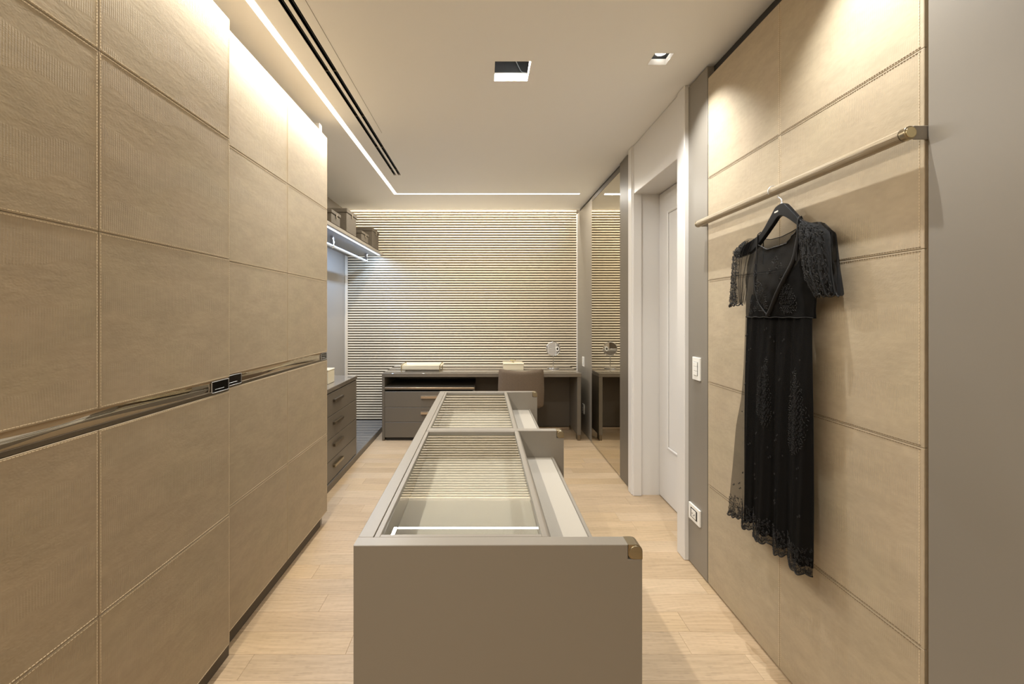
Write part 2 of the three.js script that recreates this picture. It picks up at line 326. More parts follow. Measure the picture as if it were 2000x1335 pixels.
// ------------------------------------------------------------------ CEILING LIGHTS AND VENT
{
  const t = thing('led_strip', 'long warm L-shaped light strip recessed flush in the ceiling', 'light', [0, HC, 2.0]);
  part('diffuser', B(STRIP_X - STRIP_W / 2, STRIP_X + STRIP_W / 2, HC - 0.0015, HC + 0.0001, STRIP_D0, LEG_D + STRIP_W / 2, 0), M.ledWarm, t);
  part('diffuser', B(STRIP_X + STRIP_W / 2, LEG_X1, HC - 0.0015, HC + 0.0001, LEG_D - STRIP_W / 2, LEG_D + STRIP_W / 2, 0), M.ledWarm, t);
  part('diffuser', B(STRIP_X + STRIP_W / 2, LEG_X1, HC - 0.0015, HC + 0.0001, REAR_D - STRIP_W / 2, REAR_D + STRIP_W / 2, 0), M.ledWarm, t);
}
{
  const t = thing('cove_light', 'warm light strip hidden in the ceiling gap above the slatted back wall', 'light', [0, 2.86, 5.34]);
  part('diffuser', B(XL + 0.02, 1.14, 2.852, 2.86, 5.315, 5.345, 0), M.ledWarm, t);
  areaLight(WARM, I_COVE, 2.86, 0.03, [-0.305, 2.849, -5.33], [-0.305, 0, -5.33 - 0.0001]);
}
{
  const t = thing('air_vent', 'two parallel black air slots in the ceiling beside the light strip', 'vent', [-0.83, HC, 2.0]);
  for (const [a, b] of [[-0.862, -0.838], [-0.820, -0.796]]) {
    part('duct', [B(a - 0.004, a, HC + 0.002, HC + 0.09, -1.2, VENT_D1, 0), B(b, b + 0.004, HC + 0.002, HC + 0.09, -1.2, VENT_D1, 0), B(a, b, HC + 0.05, HC + 0.054, -1.2, VENT_D1, 0), B(a + 0.007, a + 0.012, HC + 0.012, HC + 0.04, -1.2, VENT_D1, 0)], M.black, t);
  }
  const fins = []; for (let d = 0.2; d < 3.9; d += 0.52) for (const c of [-0.85, -0.808]) fins.push([c, HC + 0.012, -d, 0.022, 0.018, 0.004]);
  part('spacer', boxes(fins), M.pewter, t, { kind: 'stuff' });
}
function spot(x, d, I, cone, pen, r = 1.0) {
  const s = new THREE.SpotLight(SPOTCOL, I, 0, cone, pen, 2);
  s.position.set(x, HC + 0.032, -d); s.target.position.set(x, 0, -d - 0.0001); s.castShadow = true; s.shadow.radius = r; scene.add(s, s.target); return s;
}
function downlight(label, x, d, w, l, deep, off) {           // white reveal, then a wider housing above it
  const t = thing('downlight', label, 'light', [x, HC, d]);
  const x0 = x - w / 2 + 0.001, x1 = x + w / 2 - 0.001, d0 = d - l / 2 + 0.001, d1 = d + l / 2 - 0.001;
  part('reveal', [B(x0 - 0.003, x0, HC - 0.001, HC + deep, d0 - 0.003, d1 + 0.003, 0), B(x1, x1 + 0.003, HC - 0.001, HC + deep, d0 - 0.003, d1 + 0.003, 0), B(x0, x1, HC - 0.001, HC + deep, d1, d1 + 0.003, 0), B(x0, x1, HC - 0.001, HC + deep, d0 - 0.003, d0, 0)], M.lampWhite, t);
  const h1 = HC + deep + (off ? 0.085 : 0.020), e = 0.03;
  part('housing', [B(x0 - e, x1 + e, h1, h1 + 0.004, d0 - e, d1 + e, 0), B(x0 - e - 0.003, x0 - e, HC + deep, h1, d0 - e, d1 + e, 0), B(x1 + e, x1 + e + 0.003, HC + deep, h1, d0 - e, d1 + e, 0), B(x0 - e, x1 + e, HC + deep, h1, d0 - e - 0.003, d0 - e, 0), B(x0 - e, x1 + e, HC + deep, h1, d1 + e, d1 + e + 0.003, 0)], off ? M.black : M.housing, t);
  return t;
}
{
  const a = downlight('large square downlight in the middle of the ceiling, dark inside with a white edge', 0.139, 2.278, 0.186, 0.184, 0.045, true);
  part('lamp_ring', tube([[0.165, HC + 0.115, 2.37], [0.185, HC + 0.085, 2.385], [0.20, HC + 0.06, 2.385], [0.225, HC + 0.045, 2.372]], 0.0022, 6, 20), M.alu, a);
  part('lamp', lathe([[0, 0], [0.026, 0], [0.028, 0.006], [0.026, 0.02], [0, 0.02]], [0.139, HC + 0.058, 2.215], 28), M.lampFace, a);
  const s = spot(0.139, 2.215, I_SPOT_MID, 1.52, 0.12, 1.2); s.position.y = HC + 0.052;
  const b = downlight('small square downlight near the right wall, round lit lamp inside', 0.8905, 2.168, 0.097, 0.100, 0.030, false);
  part('lamp', lathe([[0, 0], [0.026, 0], [0.029, 0.003], [0.028, 0.008], [0, 0.008]], [0.902, HC + 0.042, 2.186], 28), M.lampFace, b);
  const c = downlight('small square downlight above the front of the leather panel', 0.8905, 1.25, 0.097, 0.100, 0.030, false);
  part('lamp', lathe([[0, 0], [0.026, 0], [0.029, 0.003], [0.028, 0.008], [0, 0.008]], [0.902, HC + 0.042, 1.268], 28), M.lampFace, c);
  for (const d of [2.168, 1.25]) spot(0.8905, d, I_SPOT, 0.80, 0.85, 0.45).target.position.x = 1.24;   // tilted a little towards the wall
}

// ------------------------------------------------------------------ STITCHING
// rows of stitches on a plane of constant x: along depth or along height; side = +1 when the face looks to +x
function stitchD(list, x, y, d0, d1, side) { for (let d = d0 + 0.005; d < d1 - 0.003; d += 0.0082) list.push([x + side * 0.0004, y, -d, 0.0013, 0.0016, 0.0056]); }
function stitchY(list, x, d, y0, y1, side) { for (let y = y0 + 0.005; y < y1 - 0.003; y += 0.0082) list.push([x + side * 0.0004, y, -d, 0.0013, 0.0056, 0.0016]); }

// ------------------------------------------------------------------ WARDROBE ON THE LEFT
{
  const w = thing('wardrobe', 'tall beige leather wardrobe with two sliding doors along the left wall', 'wardrobe', [-1.35, 0, 1.7]);
  part('carcass', [B(-1.60, -1.094, 0.0, 2.56, DN + 0.05, 2.79, 0.001)], M.carcass, w);
  part('end_panel', B(-1.75, -1.094, 0.0, 2.657, 2.795, 2.835, 0.002), M.taupe, w);
  part('plinth', [B(-1.10, -1.055, 0, 0.055, DN + 0.05, 1.745, 0.001), B(-1.094, -1.091, 0, 0.055, 1.745, 2.80, 0.001)], M.carcass, w);
  const rows = [0.072, 0.594, 1.092, 1.146, 1.620, 2.103, 2.586];
  function slidingDoor(x, d0, d1, mid, handleEnds) {
    const dr = part('sliding_door', B(x - 0.034, x - 0.006, 0.070, 2.587, d0 + 0.001, d1 - 0.0005, 0.001), M.leatherEdge, w);
    const st = [];
    const cols = [[d0, mid], [mid, d1]];
    for (let r = 0; r < 6; r++) {
      if (r === 2) continue;
      for (const [a, b] of cols) part('leather_panel', boxUV(B(x - 0.008, x, rows[r] + 0.0005, rows[r + 1] - 0.0005, a + 0.0005, b - 0.0005, 0.0012), r * 0.37, a * 0.6 + r * 0.21), M.leather, dr);
      for (const y of [rows[r] + 0.0055, rows[r + 1] - 0.0055]) for (const [a, b] of cols) stitchD(st, x, y, a + 0.005, b - 0.005, 1);
      for (const d of [mid - 0.0052, mid + 0.0052, d0 + 0.006, d1 - 0.004]) stitchY(st, x, d, rows[r] + 0.006, rows[r + 1] - 0.006, 1);
    }
    part('stitching', boxes(st), M.thread, dr, { kind: 'stuff' });
    const bar = grid((u, v) => [x - 0.0065 + 0.0011 * Math.sin(Math.PI * v) + 0.0005 * Math.sin(u * 9 + v * 2), 1.106 + 0.0385 * v, d0 + 0.002 + (d1 - d0 - 0.004) * u], 60, 10);
    part('mirror_bar', bar, M.bronzeMirror, dr);
    part('dark_lip', B(x - 0.008, x - 0.001, 1.0925, 1.106, d0 + 0.002, d1 - 0.002, 0.001), M.pewter, dr);
    for (const [a, b] of handleEnds) {
      part('finger_pull', [B(x - 0.004, x + 0.0015, 1.100, 1.1018, a, b, 0.0004), B(x - 0.004, x + 0.0015, 1.1415, 1.1433, a, b, 0.0004), B(x - 0.004, x + 0.0015, 1.100, 1.1433, a, a + 0.002, 0.0004), B(x - 0.004, x + 0.0015, 1.100, 1.1433, b - 0.002, b, 0.0004), B(x - 0.004, x + 0.0005, 1.1115, 1.1128, a + 0.02, b - 0.03, 0.0006)], M.alu, dr);
      part('pull_recess', B(x - 0.004, x - 0.0005, 1.1015, 1.1417, a + 0.0015, b - 0.0015, 0), M.blackGloss, dr);
    }
  }
  slidingDoor(-1.032, 0.565, 1.712, 1.133, [[1.60, 1.706]]);
  slidingDoor(-1.070, 1.718, 2.865, 2.292, [[1.724, 1.86], [2.76, 2.855]]);
  slidingDoor(-1.070, -0.585, 0.560, -0.01, [[0.45, 0.55]]);
}

// ------------------------------------------------------------------ OPEN BAY BEHIND THE WARDROBE
{
  const p = thing('platform', 'low dark platform with a glossy grey top under the open closet bay', 'platform', [-1.50, 0, 4.2]);
  part('plinth', B(XL, -1.236, 0, 0.052, 2.86, 5.375, 0.002), M.taupeDark, p);
  part('top', B(XL, -1.239, 0.052, 0.060, 2.86, 5.375, 0.001), M.platform, p);
}
{
  const c = thing('chest_of_drawers', 'taupe chest of four drawers with slim bar handles standing in the closet bay', 'chest', [-1.50, 0.06, 3.55]);
  part('carcass', [B(-1.745, -1.262, 0.06, 0.775, 3.02, 4.076, 0.002)], M.carcass, c);
  part('side_panel', B(-1.745, -1.243, 0.06, 0.775, 4.060, 4.078, 0.002), M.taupeDark, c);
  part('side_panel', B(-1.745, -1.243, 0.06, 0.775, 3.02, 3.038, 0.002), M.taupeDark, c);
  part('top', B(-1.748, -1.236, 0.775, 0.812, 3.015, 4.083, 0.003), M.deskTop, c);
  const ys = [0.066, 0.230, 0.403, 0.585, 0.768];
  for (let k = 0; k < 4; k++) {
    const dr = part('drawer', B(-1.262, -1.240, ys[k] + 0.002, ys[k + 1] - 0.002, 3.024, 4.072, 0.002), M.taupeDark, c);
    const ym = (ys[k] + ys[k + 1]) / 2 + 0.022;
    part('handle', [B(-1.242, -1.219, ym - 0.012, ym + 0.012, 3.445, 3.655, 0.002)], k === 0 ? M.bronze : M.pewter, dr);
  }
}
{
  const b = thing('cream_box', 'small upright cream box on top of the chest of drawers', 'box', [-1.39, 0.812, 3.62]);
  part('body', B(-1.47, -1.318, 0.812, 0.918, 3.55, 3.70, 0.004), M.creamGloss, b);
  part('lid', B(-1.472, -1.316, 0.920, 0.934, 3.548, 3.702, 0.004), M.creamGloss, b);
}
{
  const s = thing('wall_shelf', 'deep taupe wall shelf with a cool light line under its front edge', 'shelf', [-1.53, 2.15, 4.1]);
  part('board', [B(XL + 0.001, -1.303, 2.137, 2.172, 2.86, 5.370, 0.004)], M.taupe, s);
  part('light_profile', B(-1.345, -1.325, 2.1335, 2.138, 2.86, 5.33, 0), M.ledCool, s);
  areaLight(COOL, I_SHELF, 2.44, 0.02, [-1.335, 2.131, -4.10], [-1.335 - 0.18, 1.131, -4.10]);
}
{
  const r = thing('hanging_rail', 'satin metal hanging rail on two brackets under the wall shelf', 'rail', [-1.455, 2.04, 4.1]);
  part('tube', rod([-1.455, 2.045, 2.90], [-1.455, 2.045, 5.20], 0.0135, 20), M.alu, r);
  for (const d of [4.02, 5.165]) part('bracket', [B(-1.472, -1.438, 2.055, 2.137, d - 0.014, d + 0.014, 0.004), rod([-1.455, 2.045, d - 0.016], [-1.455, 2.045, d + 0.016], 0.019, 20)], M.chrome, r);
}
function storageBox(label, d0, d1, x0, x1, h) {
  const y = 2.1722, t = thing('storage_box', label, 'box', [(x0 + x1) / 2, y, (d0 + d1) / 2]), lidH = Math.min(0.04, h * 0.28);
  const g = B(x0 + 0.007, x1 - 0.007, y, y + h - 0.008, d0 + 0.007, d1 - 0.007, 0.003); part('body', g, M.box, t);
  const lid = part('lid', B(x0, x1, y + h - lidH, y + h, d0, d1, 0.004), M.box, t);
  const dm = (d0 + d1) / 2, th = 0.020;
  part('tab', [B(x1 - 0.001, x1 + 0.003, y + h - lidH - th, y + h - lidH * 0.55, dm - 0.009, dm + 0.009, 0.0015), rod([x1, y + h - lidH - th, dm], [x1 + 0.004, y + h - lidH - th, dm], 0.009, 14)], M.boxTab, lid);
}
storageBox('low brown fabric box with a tab, first on the wall shelf beside the wardrobe', 3.57, 3.80, -1.62, -1.295, 0.112);
storageBox('tall brown fabric box with a tab, right behind the low box nearest the wardrobe', 3.965, 4.272, -1.70, -1.295, 0.218);
storageBox('low brown fabric box with a tab, between the two tall boxes on the shelf', 4.43, 4.70, -1.60, -1.292, 0.100);
storageBox('tall brown fabric box with a tab, last on the shelf by the slatted wall', 4.853, 5.15, -1.70, -1.292, 0.218);

// ------------------------------------------------------------------ MIRROR ON THE RIGHT WALL
{
  const m = thing('wall_mirror', 'full-height bronze-tinted mirror in a dark frame on the right wall', 'mirror', [1.17, 0, 4.0]);
  part('backing', B(1.168, 1.199, 0.005, 2.66, 3.376, 4.617, 0.001), M.carcass, m);
  part('glass', B(1.150, 1.168, 0.012, 2.618, 3.645, 4.617, 0.0004), M.mirror, m);
  part('frame_stile', B(XR - 0.004, 1.168, 0.006, 2.688, 3.376, 3.641, 0.002), M.taupeDark, m);
  part('frame_head', B(XR - 0.002, 1.168, 2.622, 2.664, 3.645, 4.617, 0.002), M.carcass, m);
}

// ------------------------------------------------------------------ LEATHER WALL PANEL, RAIL
{
  const p = thing('leather_wall_panel', 'stitched beige leather panel covering the right wall behind the black dress', 'wall panel', [1.17, 0, 1.66]);
  const x = XR, rows = [0.010, 0.517, 1.047, 1.572, 2.101, 2.622], cols = [[1.1165, 1.666], [1.666, 2.2035]], st = [], sd = [];
  part('backing', B(x + 0.008, 1.199, 0.008, 2.624, 1.1165, 2.204, 0.001), M.leatherEdge, p);
  for (let r = 0; r < 5; r++) for (const [a, b] of cols) {
    part('leather_panel', boxUV(B(x, x + 0.010, rows[r] + 0.0005, rows[r + 1] - 0.0005, a + 0.0005, b - 0.0005, 0.0012), r * 0.31 + a, r * 0.17 + 0.4), M.leather, p);
    if (r > 0) stitchD(sd, x, rows[r] + 0.0055, a + 0.007, b - 0.007, -1);
    if (r < 4) stitchD(sd, x, rows[r + 1] - 0.0055, a + 0.007, b - 0.007, -1);
    stitchY(st, x, a === cols[0][0] ? a + 0.0125 : a + 0.0052, rows[r] + 0.006, rows[r + 1] - 0.006, -1);
    stitchY(st, x, a === cols[0][0] ? b - 0.0052 : b - 0.006, rows[r] + 0.006, rows[r + 1] - 0.006, -1);
  }
  part('stitching', boxes(st), M.thread, p, { kind: 'stuff' });
  part('seam_stitching', boxes(sd), M.threadDark, p, { kind: 'stuff' });
}
{
  const r = thing('clothes_rail', 'round leather-wrapped clothes rail mounted in front of the leather wall panel', 'rail', [1.11, 1.874, 1.66]);
  part('leather_sleeve', rod([1.110, 1.8745, 1.128], [1.110, 1.8705, 2.212], 0.0172, 36, 0.05), M.rodLeather, r);
  part('end_cap', [rod([1.110, 1.8745, 1.110], [1.110, 1.8745, 1.127], 0.0178, 32, 0.12)], M.bronze, r);
  part('end_cap', [rod([1.110, 1.8705, 2.211], [1.110, 1.8705, 2.226], 0.0175, 32, 0.12)], M.bronze, r);
  part('cap_disc', rod([1.110, 1.8745, 1.1085], [1.110, 1.8745, 1.1105], 0.0138, 32, 0.2), M.brass, r);
  part('bracket', B(1.118, 1.188, 1.8565, 1.8925, 1.1105, 1.1145, 0.001), M.taupe, r);
  part('bracket', B(1.118, 1.188, 1.8535, 1.8875, 2.2055, 2.2085, 0.001), M.taupe, r);
}

// ------------------------------------------------------------------ SWITCHES AND SOCKETS ON THE RIGHT
function wallPlate(name, label, cat, x, y, d, w, h, kind) {
  const t = thing(name, label, cat, [x, y, d]);
  part('plate', B(x - 0.010, x, y - h / 2, y + h / 2, d - w / 2, d + w / 2, 0.0015), M.switchWhite, t);
  if (kind === 'switch') {
    part('bezel', B(x - 0.0108, x - 0.0095, y - h * 0.30, y + h * 0.30, d - w * 0.27, d + w * 0.27, 0.0004), M.dark, t);
    for (let k = -1; k <= 1; k++) { const g = B(x - 0.0145, x - 0.0105, y + k * h * 0.195 - h * 0.092, y + k * h * 0.195 + h * 0.092, d - w * 0.24, d + w * 0.24, 0.0012); part('rocker', g, M.switchWhite, t); }
  } else {
    part('bezel', B(x - 0.0108, x - 0.0095, y - h * 0.30, y + h * 0.30, d - w * 0.30, d + w * 0.30, 0.0004), M.dark, t);
    part('outlet', [B(x - 0.0130, x - 0.0105, y - h * 0.24, y + h * 0.24, d - w * 0.20, d + w * 0.20, 0.001)], M.switchWhite, t);
    part('socket_hole', boxes([[x - 0.0131, y, -d + 0.012, 0.001, 0.006, 0.006], [x - 0.0131, y, -d - 0.012, 0.001, 0.006, 0.006], [x - 0.0131, y - 0.008, -d, 0.001, 0.006, 0.006]]), M.dark, t);
  }
}
wallPlate('light_switch', 'white upright light switch on the taupe column beside the white door', 'switch', XR, 1.103, 2.312, 0.080, 0.124, 'switch');
wallPlate('wall_socket', 'white sideways wall socket low on the taupe column beside the white door', 'socket', XR, 0.302, 2.334, 0.122, 0.089, 'socket');
wallPlate('light_switch', 'small white light switch on the taupe panel above the right end of the desk', 'switch', XR, 0.842, 5.00, 0.078, 0.112, 'switch');
wallPlate('wall_socket', 'small white wall socket under desk height on the taupe panel by the mirror', 'socket', XR, 0.288, 5.00, 0.078, 0.112, 'socket');

// ------------------------------------------------------------------ DESK
const DK = 4.695, DT = 0.747;
{
  const k = thing('desk', 'long taupe dressing desk with drawers and glossy top against the slatted wall', 'desk', [-0.05, 0, 5.0]);
  part('top', B(-1.150, 1.055, DT - 0.043, DT, DK, 5.375, 0.002), M.deskTop, k);
  part('side_panel', B(-1.148, -1.120, 0.012, DT - 0.0435, DK + 0.002, 5.36, 0.002), M.taupeDark, k);
  part('side_panel', B(1.010, 1.051, 0.062, DT - 0.0435, DK + 0.002, 5.36, 0.002), M.taupeDark, k);
  part('foot', B(1.014, 1.046, 0, 0.062, DK + 0.006, DK + 0.10, 0.002), M.pewter, k);
  part('foot', B(-1.147, -1.122, 0, 0.012, DK + 0.006, 5.34, 0.001), M.pewter, k);
  part('modesty_panel', B(-0.1245, 1.010, 0.042, DT - 0.0435, 5.14, 5.158, 0.001), M.carcass, k);
  part('bottom_rail', B(-0.1245, 1.010, 0.002, 0.034, 5.142, 5.156, 0.001), M.copper, k);
  part('niche', [B(-1.120, -0.143, 0.561, 0.588, DK + 0.012, 5.34, 0.001), B(-1.120, -0.1245, 0.10, DT - 0.044, 5.32, 5.34, 0), B(-0.143, -0.1245, 0.034, 0.588, DK + 0.02, 5.34, 0.001)], M.taupeDark, k);
  part('niche_edge', B(-1.119, -0.1245, 0.575, 0.589, DK + 0.002, DK + 0.013, 0.001), M.copper, k);
  part('plinth', B(-1.110, -0.13, 0, 0.034, DK + 0.03, 5.3, 0.001), M.dark, k);
  const ys = [0.036, 0.207, 0.370, 0.545];
  for (let i = 0; i < 3; i++) {
    const dr = part('drawer', B(-1.1185, -0.126, ys[i] + 0.0015, ys[i + 1] - 0.0015, DK + 0.002, DK + 0.022, 0.002), M.taupeDark, k);
    const yh = [0.150, 0.310, 0.484][i];
    part('handle', [B(-0.717, -0.527, yh - 0.014, yh + 0.014, DK - 0.022, DK - 0.016, 0.001), B(-0.717, -0.527, yh + 0.008, yh + 0.014, DK - 0.022, DK + 0.003, 0.001)], M.copper, dr);
  }
}
{
  const t = thing('serving_tray', 'cream rectangular tray with raised brass handles on the desk', 'tray', [-0.73, DT, 4.96]);
  const y0 = DT + 0.020, x0 = -0.955, x1 = -0.530, d0 = 4.85, d1 = 5.10, fl = 0.032, hh = 0.046;
  part('base', B(x0, x1, y0, y0 + 0.006, d0, d1, 0.001), M.creamGloss, t);
  const side = (a, b, c, e) => grid((u, v) => { const q = v < 0.5 ? v * 2 : 1; const f = (p, r) => p + (r - p) * q; return [f(a[0] + (b[0] - a[0]) * u, c[0] + (e[0] - c[0]) * u), f(y0 + 0.002, y0 + hh) - (v > 0.5 ? 0 : 0), f(a[1] + (b[1] - a[1]) * u, c[1] + (e[1] - c[1]) * u)]; }, 2, 2);
  const wall = (a, b, c, e) => { // flared side with thickness
    const P = (p, y, o) => [p[0] + o[0] * 0.006, y, p[1] + o[1] * 0.006];
    const mx = (x0 + x1) / 2, md = (d0 + d1) / 2, o = [Math.abs(a[0] - b[0]) > 0.3 ? 0 : (a[0] < mx ? 1 : -1), Math.abs(a[0] - b[0]) > 0.3 ? (a[1] < md ? 1 : -1) : 0];
    const ring = [[a, b, y0, [0, 0]], [c, e, y0 + hh, [0, 0]], [c, e, y0 + hh, o], [a, b, y0 + 0.004, o], [a, b, y0, [0, 0]]];
    return grid((u, v) => { const k = Math.round(v * 4), [p, q, y, of] = ring[k]; return P([p[0] + (q[0] - p[0]) * u, p[1] + (q[1] - p[1]) * u], y, of); }, 1, 4);
  }; void side;
  const c = [[x0, d0], [x1, d0], [x1, d1], [x0, d1]], e = [[x0 - fl, d0 - fl * 0.3], [x1 + fl, d0 - fl * 0.3], [x1 + fl, d1 + fl * 0.3], [x0 - fl, d1 + fl * 0.3]];
  part('rim', [wall(c[0], c[1], e[0], e[1]), wall(c[1], c[2], e[1], e[2]), wall(c[2], c[3], e[2], e[3]), wall(c[3], c[0], e[3], e[0])], M.creamGloss, t);
  for (const x of [x0 - 0.006, x1 + 0.006]) part('handle', [rod([x, DT, d0 - 0.022], [x, DT + 0.070, d0 - 0.022], 0.0048, 10), rod([x, DT, d1 + 0.022], [x, DT + 0.078, d1 + 0.022], 0.0048, 10), rod([x, DT + 0.069, d0 - 0.026], [x, DT + 0.077, d1 + 0.026], 0.0048, 10)], M.brass, t);
}
{
  const b = thing('tissue_box', 'cream lidded box with a small metal knob on the desk behind the chair', 'box', [0.322, DT, 5.06]);
  part('body', B(0.205, 0.440, DT, DT + 0.066, 4.952, 5.17, 0.003), M.creamGloss, b);
  const lid = part('lid', B(0.202, 0.443, DT + 0.067, DT + 0.078, 4.949, 5.173, 0.003), M.creamGloss, b);
  part('knob', [rod([0.322, DT + 0.078, 5.06], [0.322, DT + 0.100, 5.06], 0.004, 12), rod([0.288, DT + 0.104, 5.06], [0.356, DT + 0.104, 5.06], 0.0058, 12), rod([0.322, DT + 0.079, 5.06], [0.322, DT + 0.083, 5.06], 0.016, 18)], M.brass, lid);
}
{
  const v = thing('vanity_mirror', 'round chrome make-up mirror on a slim stem at the right end of the desk', 'mirror', [0.808, DT, 5.10]);
  part('base', lathe([[0, 0], [0.068, 0], [0.072, 0.004], [0.070, 0.012], [0.062, 0.012], [0.055, 0.006], [0.018, 0.007], [0.010, 0.016], [0, 0.016]], [0.808, DT, 5.10], 40), M.chrome, v);
  part('stem', rod([0.808, DT + 0.012, 5.10], [0.808, 0.905, 5.10], 0.0045, 14), M.chrome, v);
  const head = (g, tilt = -0.03) => { g.rotateX(Math.PI / 2); g.rotateX(tilt); g.translate(0.808, 0.983, -5.10); return g; };
  part('rim', head(new THREE.LatheGeometry([[0.078, -0.006], [0.084, -0.007], [0.0875, 0], [0.084, 0.007], [0.078, 0.006], [0.078, -0.006]].map(p => new THREE.Vector2(...p)), 48)), M.chrome, v);
  part('glass', head(new THREE.CylinderGeometry(0.0785, 0.0785, 0.006, 48)), M.glassMirror, v);
  part('pivot', rod([0.716, 0.983, 5.10], [0.900, 0.983, 5.10], 0.004, 10), M.chrome, v);
  const mg = part('magnifier_ring', [lathe([[0.0135, 0], [0.026, 0.0005], [0.028, 0.004], [0.026, 0.008], [0.0135, 0.008], [0.0135, 0]], [0, 0, 0], 30)], M.switchWhite, null); scene.remove(mg);
  const rg = mg.geometry; rg.rotateX(Math.PI / 2); rg.scale(0.8, 1, 1); rg.translate(0.856, 0.983, -5.088);
  part('magnifier_ring', rg, M.switchWhite, v);
  const dg = new THREE.CylinderGeometry(0.014, 0.014, 0.006, 24); dg.rotateX(Math.PI / 2); dg.scale(0.8, 1, 1); dg.translate(0.856, 0.983, -5.089); part('magnifier_glass', dg, M.black, v);
}

// ------------------------------------------------------------------ CHAIR
{
  const CX = 0.377, CD = 4.47, c = thing('chair', 'brown upholstered chair with a curved low back, pushed up to the desk', 'chair', [CX, 0, CD + 0.2]);
  const sup = (u, v, n) => { const m = Math.max(Math.abs(u), Math.abs(v)); if (m < 1e-6) return [0, 0]; const a = u / m, b = v / m, q = Math.pow(Math.pow(Math.abs(a), n) + Math.pow(Math.abs(b), n), -1 / n); return [m * a * q, m * b * q]; };
  const edge = (x, y) => { const n = 12, m = Math.pow(Math.pow(Math.abs(x), n) + Math.pow(Math.abs(y), n), 1 / n); return Math.sqrt(Math.max(0, 1 - Math.pow(m, 10))); };
  const back = (s) => grid((a, b) => {
    const [u, v] = sup(a * 2 - 1, b * 2 - 1, 18), hw = 0.247 - 0.008 * (v > 0 ? v : 0) - 0.006 * (v < 0 ? v * v : 0);
    const y = 0.610 + v * 0.212 - 0.026 * Math.max(0, v) * (1 - u * u), t = 0.024 * edge(u, v) * s;
    return [CX + u * hw, y, CD + 0.05 * u * u + 0.030 * (v < 0 ? v * v : 0) + 0.024 + t];
  }, 26, 26);
  const flip = (g) => { const a = g.index.array; for (let i = 0; i < a.length; i += 3) { const t = a[i]; a[i] = a[i + 1]; a[i + 1] = t; } g.computeVertexNormals(); return g; };
  part('backrest', [back(-1), flip(back(1))], M.chair, c);
  const seat = (s) => grid((a, b) => { const [u, v] = sup(a * 2 - 1, b * 2 - 1, 8); return [CX + u * 0.235, 0.425 + s * 0.045 * edge(u, v), CD + 0.30 + v * 0.235]; }, 20, 20);
  part('seat', [flip(seat(1)), seat(-1)], M.chair, c);
  part('pedestal', [rod([CX, 0.018, CD + 0.28], [CX, 0.385, CD + 0.28], 0.026, 20)], M.pewter, c);
  part('base', lathe([[0, 0], [0.205, 0], [0.21, 0.006], [0.19, 0.014], [0.03, 0.022], [0, 0.022]], [CX, 0, CD + 0.28], 40), M.pewter, c);
}

